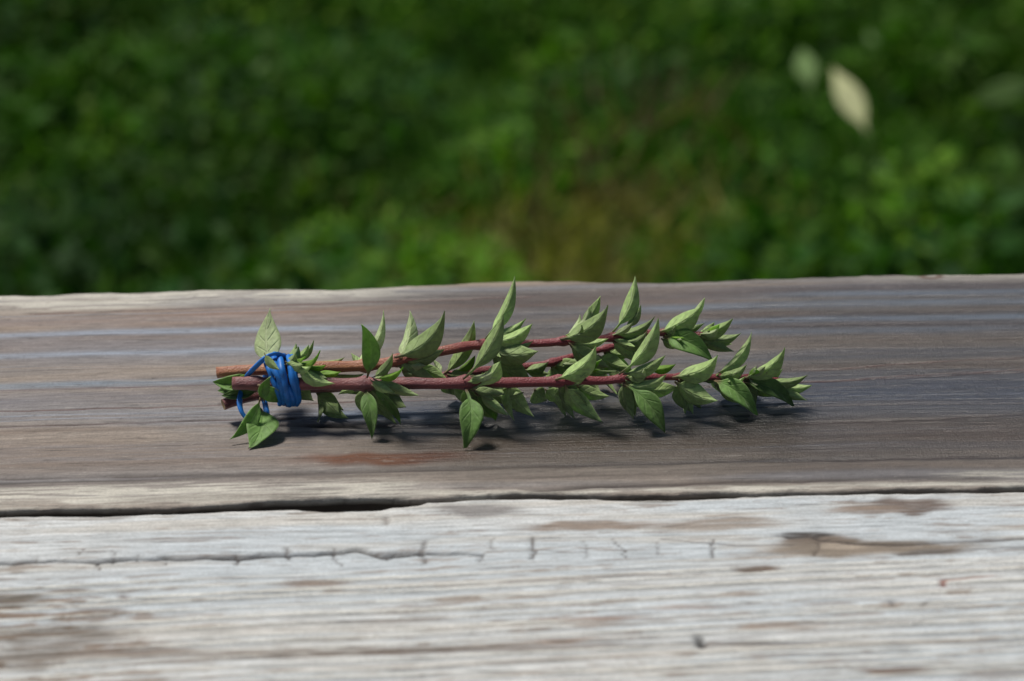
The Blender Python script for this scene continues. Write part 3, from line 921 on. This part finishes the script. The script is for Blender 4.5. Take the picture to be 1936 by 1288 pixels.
# leaves: base px, tip px, width px, roll, fold, base depth (mm, - = towards the viewer), tip depth, bend, material
# roll 0: underside and keel face the viewer; 180: upper face does
L_, D_, Yg, Pl = 'n', 'd', 'y', 'p'
LEAVES = {
    'front': [
        # under and in front of the band
        (488, 728, 528, 764, 34, 170, 25, -2.6, 0, .06, D_), (492, 752, 434, 831, 26, 185, 14, -4, -9.5, .0, L_), (500, 760, 512, 712, 26, 150, 20, -3, -3, -.1, D_),
        # left end, between the cut ends
        (488, 738, 418, 747, 36, 160, 40, 1, 3, -.05, D_),
        # first node
        (694, 714, 683, 614, 42, 178, 24, -1.8, -6, -.10, D_), (690, 735, 702, 831, 40, 165, 26, -1, -11, .10, L_), (702, 728, 757, 806, 26, 150, 30, -1.8, -10, .06, D_),
        (706, 716, 795, 746, 26, -20, 30, -1.8, -5, -.05, D_), (712, 728, 788, 744, 30, -30, 30, -1.5, -3, .03, D_), (712, 716, 764, 694, 18, 30, 35, -2, -5, .05, Yg),
        (704, 714, 743, 666, 20, 15, 30, -1.6, -3, .05, L_), (700, 718, 746, 742, 24, 10, 30, -2.2, -6, .0, L_), (688, 738, 720, 764, 26, -60, 30, 2, 5, 0, D_),
        (672, 738, 640, 746, 16, 0, 30, 1, 4, 0, D_),
        # second node
        (876, 717, 952, 598, 46, 22, 36, -1.5, 1, -.06, L_), (880, 735, 876, 850, 46, 172, 22, -1.4, -14, .12, L_), (893, 738, 948, 682, 40, 12, 40, -1.8, -6, .05, L_),
        (890, 712, 946, 690, 20, 40, 30, -1.5, -4, .06, Pl), (893, 738, 956, 745, 30, -15, 35, -1.5, -4, 0, L_), (898, 742, 937, 797, 24, 160, 25, -1.6, -9, .05, L_),
        (905, 742, 962, 784, 28, -20, 30, -1, -5, 0, D_), (900, 735, 990, 742, 30, 0, 30, 1, 2, .04, D_),
        # third node
        (1050, 718, 1131, 655, 50, 28, 34, -1.5, -6, .05, L_), (1068, 728, 1139, 795, 50, -25, 28, -1.4, -10, .03, D_), (1090, 700, 1165, 704, 26, 130, 30, -.5, -3, .05, L_),
        (1106, 704, 1118, 676, 14, 160, 20, -2, -3, 0, Yg), (1110, 702, 1137, 682, 14, 150, 25, -2, -4, 0, Yg), (1104, 706, 1134, 700, 15, 140, 25, -2.6, -5, 0, Yg),
        (1068, 732, 1112, 764, 26, -110, 25, .5, 0, 0, L_), (1090, 728, 1150, 748, 30, -10, 30, 1, 3, 0, D_), (1010, 735, 1034, 758, 34, 0, 20, 1.5, 2, 0, D_), (1030, 735, 1066, 758, 30, -15, 24, 1.5, 2, 0, D_),
        # fourth node
        (1170, 708, 1250, 602, 48, 25, 38, -1.2, 0, -.06, L_), (1178, 708, 1259, 672, 34, 30, 38, -1.4, -5, .04, L_), (1225, 698, 1279, 690, 20, 20, 30, -.6, -3, 0, Yg),
        (1178, 730, 1264, 710, 32, 30, 36, -1.5, -6, .04, L_), (1176, 724, 1258, 819, 50, 192, 24, -1.4, -12, .09, L_), (1215, 735, 1280, 732, 34, -10, 28, 1, 2, 0, D_), (1190, 728, 1240, 752, 30, -20, 28, 1.5, 2, 0, D_),
        # fifth node
        (1272, 714, 1363, 674, 54, 24, 36, -1.2, -6, .05, L_), (1276, 722, 1358, 758, 52, -22, 30, -1.2, -7, .02, D_), (1330, 722, 1360, 706, 20, 0, 30, 0, 0, 0, D_), (1290, 725, 1312, 782, 26, -40, 30, 1.5, 0, 0, D_),
        # sixth node
        (1352, 710, 1421, 629, 38, 30, 36, 0, 8, -.04, L_), (1352, 712, 1412, 690, 32, 15, 34, -.6, -1, .03, L_), (1352, 725, 1411, 714, 22, 35, 36, -1, -3, .03, Pl),
        (1350, 719, 1435, 787, 46, 195, 26, -1.1, -8, .09, L_), (1385, 730, 1428, 772, 24, -30, 30, 1, 1, 0, D_),
        # seventh node and tip
        (1405, 716, 1489, 659, 44, 26, 38, -.8, -3, .02, L_), (1404, 722, 1506, 769, 42, 200, 26, -.9, -6, .09, L_), (1440, 716, 1480, 698, 24, 10, 34, 0, 1, 0, D_),
        (1448, 720, 1529, 709, 34, 25, 40, -.6, -3, .03, L_), (1465, 730, 1535, 730, 26, 10, 36, -.4, -1, .02, L_), (1462, 728, 1527, 757, 28, -20, 30, -.4, -3, .02, D_),
        (1450, 735, 1500, 752, 24, -30, 30, 1, 2, 0, D_)],
    'back': [
        (514, 690, 511, 583, 50, 18, 13, 2.5, 15, .03, Pl), (500, 668, 530, 700, 20, 15, 36, -6.5, -9.5, -.04, L_),
        # shoot right of the band
        (545, 680, 566, 656, 24, 20, 30, 0, 0, .06, L_), (562, 684, 594, 644, 18, 25, 34, 1, 2, 0, L_), (556, 688, 609, 666, 22, 40, 32, -2, -5, .05, Yg), (548, 678, 580, 676, 20, 60, 30, -3, -5, .05, Yg),
        (560, 690, 652, 676, 26, 10, 28, 1.5, 3, .03, L_), (560, 692, 634, 725, 26, 12, 30, -5.5, -9, .04, L_), (540, 684, 574, 690, 26, 20, 30, -5, -7, .06, L_), (596, 706, 645, 703, 18, 10, 28, -3, -4, .03, Yg),
        (600, 712, 688, 706, 28, 0, 25, -1, 0, .02, L_), (555, 725, 594, 757, 30, -20, 25, -2, -3, 0, D_), (480, 714, 402, 722, 42, 165, 42, -2, -2, -.04, L_), (470, 706, 430, 735, 18, 150, 30, -3, -4, 0, Yg),
        (548, 676, 560, 650, 24, 20, 34, 1, 4, .05, L_), (556, 682, 584, 652, 20, 30, 30, 0, 1, .05, L_), (560, 688, 600, 676, 20, 40, 30, -3, -7, .06, Yg), (552, 690, 590, 694, 24, 30, 34, -5, -8, .05, L_),
        (566, 694, 618, 690, 20, 10, 30, -3, -5, .04, Yg), (575, 700, 620, 716, 22, 0, 30, -4, -7, .04, L_), (540, 690, 560, 668, 22, 20, 30, -4, -5, .06, L_), (470, 716, 410, 738, 34, 150, 40, -1, 0, -.04, L_),
        # leaf crushed forward under the band, resting on the plank
        (490, 772, 470, 848, 60, 178, 12, -4, -17, .04, L_), (545, 712, 505, 700, 18, 150, 30, -4, -4, 0, L_),
        # node at 690
        (672, 690, 728, 592, 36, 28, 34, 1, 10, -.05, Pl), (690, 692, 665, 668, 22, 20, 30, 2, 6, 0, D_),
        # node at 750
        (746, 676, 844, 587, 56, 20, 36, -1.6, -2, .06, L_), (756, 676, 776, 589, 44, 16, 40, 1.2, 10, .0, Pl), (760, 684, 842, 660, 34, 0, 30, -.8, -1, .03, L_), (752, 690, 832, 718, 40, -20, 30, -1.2, -3, .02, D_),
        (756, 688, 812, 728, 34, -30, 28, -1, -2, 0, D_), (748, 680, 800, 650, 22, 40, 30, 1.5, 5, 0, L_), (790, 690, 846, 716, 32, -20, 28, 1, 1, 0, D_),
        # node at 915
        (912, 648, 974, 524, 46, 26, 36, .4, 9, -.07, L_), (922, 645, 1007, 612, 40, 24, 38, -.6, -2, .04, L_), (930, 640, 996, 604, 26, 10, 30, .8, 2, 0, D_), (918, 660, 1020, 664, 56, 8, 32, -1.5, -6, .04, L_),
        (925, 668, 1014, 724, 60, -24, 26, -.5, -3, .02, D_), (950, 676, 1000, 715, 36, -24, 26, 1, 2, 0, D_), (940, 662, 1008, 645, 26, 20, 30, -.5, -2, 0, L_),
        # node at 1068
        (1060, 642, 1152, 577, 58, 24, 36, -1.2, -5, .06, L_), (1072, 638, 1118, 583, 34, 30, 36, .8, 3, -.03, Pl), (1070, 636, 1097, 596, 24, 40, 30, 1.4, 5, 0, Pl), (1100, 622, 1135, 559, 30, -12, 36, .6, 2, .02, L_),
        (1076, 648, 1152, 694, 50, -24, 30, -1.2, -5, .02, D_), (1080, 648, 1150, 640, 26, 0, 34, -1, -1, .02, D_),
        # node at 1155
        (1152, 635, 1201, 524, 40, 28, 38, .2, 8, -.06, L_), (1160, 632, 1239, 599, 34, 22, 38, -.6, -2, .04, L_), (1180, 622, 1213, 577, 24, 30, 30, 1.4, 4, 0, L_), (1162, 646, 1228, 628, 34, 26, 36, -1, -4, .04, L_),
        (1158, 644, 1205, 684, 36, -30, 28, -.6, -2, 0, D_), (1165, 645, 1230, 660, 30, -10, 30, .5, 1, 0, D_),
        # node at 1255
        (1246, 628, 1327, 579, 54, 22, 36, -.9, -4, .05, L_), (1296, 612, 1333, 562, 22, 20, 36, .4, 1, .02, Pl), (1262, 632, 1332, 611, 26, 5, 32, 0, 1, .02, D_), (1254, 637, 1349, 683, 44, 185, 28, -.9, -6, .08, L_),
        (1250, 640, 1290, 656, 28, -20, 30, -.4, -2, 0, D_), (1256, 640, 1278, 650, 18, 0, 30, 1, 2, 0, D_),
        # tip
        (1314, 636, 1387, 602, 42, 22, 38, -.6, -3, .04, L_), (1330, 640, 1402, 630, 28, 5, 34, -.3, -1, .03, L_), (1322, 642, 1389, 664, 30, -18, 30, -.5, -3, .02, D_), (1318, 632, 1346, 618, 18, 20, 30, .6, 2, 0, D_),
        (1340, 640, 1384, 650, 22, 0, 30, .3, 1, 0, L_)],
    'low': [
        (838, 708, 897, 602, 40, 4, 32, -.5, 0, -.02, L_), (836, 704, 820, 680, 18, 20, 30, .4, 3, 0, Pl), (862, 702, 899, 672, 20, 20, 30, -.4, 0, 0, Yg), (845, 708, 905, 712, 36, -10, 30, -1, -2, .0, D_),
        (990, 700, 1038, 684, 34, 18, 32, -1, -3, .05, L_), (992, 702, 1040, 706, 22, -10, 30, -.5, -2, .02, L_), (1042, 682, 1110, 654, 44, 70, 24, .6, 5, .03, Pl), (1044, 688, 1120, 695, 34, -15, 28, -.5, -1, .0, D_),
        (1130, 672, 1192, 694, 38, -15, 30, -1, -2, .03, D_), (1138, 660, 1200, 670, 30, -5, 30, .6, 2, 0, D_), (1190, 652, 1240, 668, 30, -10, 30, 0, 2, 0, D_), (1185, 650, 1236, 640, 26, 10, 30, .5, 3, 0, L_),
        (1046, 690, 1090, 726, 30, -30, 28, 1, 4, 0, D_), (700, 732, 660, 745, 26, -10, 28, .5, 2, 0, D_), (846, 716, 872, 752, 30, -30, 28, 1, 4, 0, D_), (905, 705, 960, 722, 34, -10, 28, .5, 2, 0, D_)],
}
PXMM = 7.4
for k, nds in (('front', [694, 884, 1062, 1178, 1282, 1356, 1412]), ('back', [752, 916, 1070, 1157, 1256, 1322])):
    for nd in nds:
        j = int(np.argmin(abs(PXS[k] - nd)))
        yy = float(np.interp(nd, [q[0] for q in STEMS[k]], [q[1] for q in STEMS[k]]))
        sc_ = 1.0 if nd < 1200 else .75
        for q in range(6 if nd < 1230 else 9):
            up_ = random.choice((-1, 1))
            LEAVES[k].append((nd + random.uniform(0, 8), yy + up_ * 3, nd + random.uniform(24, 58) * sc_, yy + up_ * random.uniform(8, 34) * sc_, random.uniform(14, 26) * sc_,
                              random.uniform(-10, 40) if up_ < 0 else random.uniform(-40, 10), 32, random.uniform(-1.2, 1.2), random.uniform(-5, 5), random.uniform(0, .06), random.choice('nnnnyp')))
LONG_PET = {(952, 598), (974, 524), (1201, 524), (1250, 602), (876, 850), (948, 682), (1258, 819)}
TOUCH = {(702, 831), (876, 850), (757, 806), (1139, 795), (1258, 819), (1435, 787), (1506, 769), (937, 797), (1312, 782), (1428, 772)}
for k, nds in (('front', [690, 882, 960, 1060, 1178, 1285, 1357, 1412]), ('low', [600, 720, 845, 930, 1045, 1110, 1145])):
    for nd in nds:
        yy = float(np.interp(nd, [q[0] for q in STEMS[k]], [q[1] for q in STEMS[k]]))
        zz = float(np.interp(nd, [q[0] for q in STEMS[k]], [q[2] for q in STEMS[k]]))
        for q in range(4):
            dyy = random.uniform(-1, 9) if k == 'front' else random.uniform(-8, 6)
            ty_ = yy + zz * 6.95 - dyy * 2.85 - random.uniform(2, 16)
            LEAVES[k].append((nd + random.uniform(-4, 6), yy + 5, nd + random.uniform(5, 62), ty_, random.uniform(22, 40), random.uniform(-60, 30), 26, random.uniform(0, 1.5), dyy, random.uniform(-.05, .05), 'd'))
for k, ls in LEAVES.items():
    for (bx, by, tx, ty, w, roll, fold, db, dt, bend, mt) in ls:
        Yb = stemY(k, bx)
        b = PY(bx, by, Yb + db * MM)
        t = PY(tx, ty, Yb + dt * MM)
        floor = TOP + .0006
        if (tx, ty) in TOUCH or t.z < floor:
            t = PZ(tx, ty, .0008)
        if b.z < floor:
            b = PZ(bx, by, .0012)
        if 14 <= roll <= 30:
            roll -= 5
        me = leaf_mesh(b, t, w / PXMM * MM * random.uniform(.9, 1.16), roll + random.uniform(-5, 5), min(62, fold * random.uniform(1.3, 1.75)), bend,
                       curl=random.uniform(-.22, .0), twist=random.uniform(-14, 14), pet=.22 if (tx, ty) in LONG_PET else .09, peak=random.uniform(.34, .44), wavy=.025,
                       bow=random.uniform(.05, .14) * (-1 if tx < bx and ty < by else 1))
        mats = {L_: (M_UP, M_LOW), D_: (M_UP, M_LOW), Yg: (M_YOUNG, M_YOUNG), Pl: (M_UP, M_PALE)}[mt]
        lo = min(v.co.z for v in me.vertices)
        if lo < TOP + .0004:
            for v in me.vertices:
                if v.co.z < TOP + .0006:
                    v.co.z = TOP + .0006
        link_mesh('leaf', me, mats, SPRIG[k])

# ------------------------------------------------------------------ rubber band
Y2 = stemY('front', 500)
pts = []
wraps = [(507, 530), (524, 538), (514, 548), (533, 545), (522, 554), (558, 565), (550, 562)]
cz, cy, sz, sy = 11.4, 3.1, 5.5, 5.5
for wi, (xt, xb) in enumerate(wraps):
    nx = wraps[(wi + 1) % len(wraps)][0] if wi < len(wraps) - 1 else 538
    for k in range(16):
        th = 2 * math.pi * k / 16
        if th < math.pi:
            f = .5 - .5 * math.cos(th)
            px = xt + (xb - xt) * min(1, f * 1.5)
        else:
            px = xb + (nx - xb) * (.5 + .5 * math.cos(th))
        c, s = math.cos(th), math.sin(th)
        c = math.copysign(abs(c) ** .85, c); s = math.copysign(abs(s) ** .85, s)
        Y = Y2 + (cy - sy * s) * MM
        grow = (0, 0, .35, .6, .3, 0, .35)[wi]
        Y = Y2 + (cy - (sy + grow) * s) * MM
        z = TOP + (cz + (sz + grow) * c) * MM
        px += random.uniform(-1.3, 1.3)
        Y += random.uniform(-.35, .35) * MM
        pts.append((xat(px, Y), Y, z + random.uniform(-.25, .25) * MM))
for px, py, o in [(536, 674, 4), (522, 669, 2), (505, 674, 1), (488, 689, .5), (474, 703, 1), (464, 716, 2.4), (457, 737, 2.6), (453, 760, -.6), (457, 779, -2.5), (468, 792, -3), (486, 797, -2.5), (503, 785, -.5), (502, 768, 3), (498, 745, 8.5), (503, 715, 10.5), (508, 690, 9)]:
    q = PY(px, py, Y2 + o * MM)
    pts.append((q.x, q.y, max(q.z, TOP + .0016)))
pth = catmull(pts + [pts[0]], 5)[:-1]
rad = np.full(len(pth), .00070) * (1 + .45 * (vn(np.arange(len(pth)) / 7.0, 0, 81) - .5))
me = tube('rubber_band', pth, rad, 12, .72, .08, up=(1, 0, 0.2), closed=True)
o = link_mesh('rubber_band', me, [M_BAND])
tag(o, 'blue rubber band wound several times round the cut herb stems', 'rubber band')

# ------------------------------------------------------------------ weeds behind the bench (out of focus)


def ground_at(px, py, z=0.0):
    d = ray(px, py)
    return CAM + d * ((z - CAM.z) / d.z)


LV, LC = [], []


def unit(v):
    return v / np.maximum(np.linalg.norm(v, axis=1), 1e-9)[:, None]


def add_leaves(p, t, n, ln, wd, c):
    """pointed leaves of four triangles each, bent along their length (arrays, one row per leaf)"""
    t = unit(t)
    n = unit(n - t * np.sum(n * t, 1)[:, None])
    w = np.cross(n, t)
    ln, wd = ln[:, None], wd[:, None]
    LV.append(np.stack([p, p + t * ln * .4 + w * wd * .5 + n * ln * .03, p + t * ln * .45 - n * ln * .02,
                        p + t * ln * .4 - w * wd * .5 + n * ln * .03, p + t * ln - n * ln * .16], 1))
    LC.append(np.repeat(c[:, None, :], 5, 1))


def vdir(n, up):
    v = rng.normal(size=(n, 3)) * np.array([1, 1, .6])
    v[:, 2] += up
    return unit(v)


GREENS = np.array([(0.046, 0.128, 0.012), (0.062, 0.155, 0.014), (0.032, 0.098, 0.016), (0.085, 0.185, 0.016), (0.040, 0.112, 0.026)])
straw_c = ground_at(1100, 495)
brown_c = ground_at(1150, 370)
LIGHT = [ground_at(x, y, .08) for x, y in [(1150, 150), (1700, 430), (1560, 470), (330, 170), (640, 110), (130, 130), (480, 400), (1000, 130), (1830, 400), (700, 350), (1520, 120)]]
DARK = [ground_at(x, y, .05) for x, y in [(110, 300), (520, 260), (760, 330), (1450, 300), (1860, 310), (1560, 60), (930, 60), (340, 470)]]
for i in range(2300):                         # clumps of small-leaved weeds
    y = Y_BACK + .12 + 3.2 * random.random()
    x = random.uniform(-.42 - y * .30, .42 + y * .30)
    ds = math.hypot((x - straw_c.x) / .06, (y - straw_c.y) / .11)
    dbn = math.hypot((x - brown_c.x) / .07, (y - brown_c.y) / .14)
    if ds < 1.1 or (abs(x - straw_c.x) < .085 and straw_c.y - .40 < y < straw_c.y - .02) or (dbn < 1 and random.random() < .2):
        continue
    seen = abs(x) < .16 + y * .17 and 1.9 < y < 3.5
    lump = float(vn(x * 6.5, y * 4.5, 91))
    tall = .02 + .13 * lump ** 1.4 + .05 * max(0, y - 2.4)
    kb = (.32 + .92 * float(vn(x * 5, y * 3.2, 93))) * random.uniform(.8, 1.15)
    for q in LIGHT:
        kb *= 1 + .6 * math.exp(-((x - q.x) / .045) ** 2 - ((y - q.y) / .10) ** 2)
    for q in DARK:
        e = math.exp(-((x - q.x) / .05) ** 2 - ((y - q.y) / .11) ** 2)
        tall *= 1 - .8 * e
        kb *= 1 - .45 * e  # shade of the hollows put into the leaf colour
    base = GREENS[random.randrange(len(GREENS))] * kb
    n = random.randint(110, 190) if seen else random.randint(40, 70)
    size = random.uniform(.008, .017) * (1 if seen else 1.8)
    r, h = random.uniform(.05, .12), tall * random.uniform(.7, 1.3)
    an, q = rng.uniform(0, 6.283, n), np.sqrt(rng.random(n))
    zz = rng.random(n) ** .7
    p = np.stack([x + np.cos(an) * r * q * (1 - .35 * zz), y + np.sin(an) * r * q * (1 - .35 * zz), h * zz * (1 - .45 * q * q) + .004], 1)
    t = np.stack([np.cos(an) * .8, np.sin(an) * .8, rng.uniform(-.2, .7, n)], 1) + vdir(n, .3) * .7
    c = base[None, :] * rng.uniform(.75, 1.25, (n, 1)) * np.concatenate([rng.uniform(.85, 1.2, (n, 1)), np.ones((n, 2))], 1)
    c = np.where(rng.random((n, 1)) < .012, np.array([[.15, .25, .09]]), c)  # a few paler leaves painted in as blurred highlights
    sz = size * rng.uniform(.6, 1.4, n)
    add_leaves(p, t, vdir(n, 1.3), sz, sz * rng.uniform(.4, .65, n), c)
n = 14000                                     # grass blades between them
y = Y_BACK + .12 + 3.2 * rng.random(n)
x = rng.uniform(-1, 1, n) * (.42 + y * .30)
ds = np.hypot((x - straw_c.x) / .10, (y - straw_c.y) / .15)
c = GREENS[rng.integers(0, len(GREENS), n)] * rng.uniform(.5, 1.0, (n, 1))
c = np.where(((ds < 1) & (rng.random(n) < .6))[:, None], np.array([[.18, .17, .05]]) * rng.uniform(.6, 1.3, (n, 1)), c)
add_leaves(np.stack([x, y, np.zeros(n)], 1), np.array([[0, 0, 1.]]) + vdir(n, 0) * .7, vdir(n, 0), rng.uniform(.03, .08, n), np.full(n, .004), c)
n = 2800                                      # dry straw lying by the bench
x, y = rng.normal(straw_c.x, .075, n), straw_c.y + rng.uniform(-.36, .08, n)
add_leaves(np.stack([x, y, np.full(n, .004)], 1), vdir(n, .25), vdir(n, 0), rng.uniform(.02, .06, n), np.full(n, .005),
           np.array([[.27, .25, .09]]) * rng.uniform(.6, 1.3, (n, 1)))
n = 80                                       # brown dead stalks
x, y = rng.normal(brown_c.x, .045, n), brown_c.y + rng.uniform(-.10, .14, n)
add_leaves(np.stack([x, y, np.full(n, .004)], 1), np.array([[0, 0, 1.]]) + vdir(n, 0) * .7, vdir(n, 0), rng.uniform(.03, .09, n), np.full(n, .005),
           np.array([[.13, .10, .06]]) * rng.uniform(.6, 1.3, (n, 1)))
V = np.concatenate(LV).reshape(-1, 3)
C = np.concatenate(LC).reshape(-1, 3)
i0 = (np.arange(len(V) // 5) * 5)[:, None, None]
tri = (i0 + np.array([[0, 1, 2], [0, 2, 3], [1, 4, 2], [3, 2, 4]])[None]).reshape(-1, 3)
me = np_mesh('ground_cover', V, tri, False)
ca = me.attributes.new('tone', 'FLOAT_COLOR', 'POINT')
ca.data.foreach_set('color', np.concatenate([C, np.ones((len(C), 1))], 1).astype(np.float32).ravel())
o = link_mesh('ground_cover', me, [M_FOL])
tag(o, 'low green weeds and grass growing behind the bench', 'weeds', kind='stuff')


def big_leaf(px, py, tx, ty, z, lean, w, mt, name, lab, cat='leaf'):
    Y = ground_at(px, py, z).y
    b, t = PY(px, py, Y), PY(tx, ty, Y + lean)
    me = leaf_mesh(b, t, w, 175, 8, .05, thick=.0008, pet=.08)
    for pz in me.polygons:
        pz.material_index = 0
    o = tag(link_mesh(name, me, [mt]), lab, cat)
    sp = catmull([(b.x + .012, b.y + .02, 0.0), (b.x + .006, b.y + .008, b.z * .5), tuple(b)], 6)
    link_mesh('stalk', tube('stalk', sp, np.linspace(.0018, .0011, len(sp)), 6), [M_PALEWEED], o)
    return o


big_leaf(1640, 252, 1573, 128, .15, .05, .016, M_DRY, 'dry_leaf', 'pale cream dry leaf standing upright among the dark weeds')
big_leaf(1532, 168, 1516, 92, .13, .03, .015, M_PALEWEED, 'weed_leaf', 'small light green leaf beside the cream dry leaf')
big_leaf(1960, 160, 1838, 192, .13, .03, .015, M_PALEWEED, 'weed_leaf', 'long pale green leaf lying sideways over the weeds')
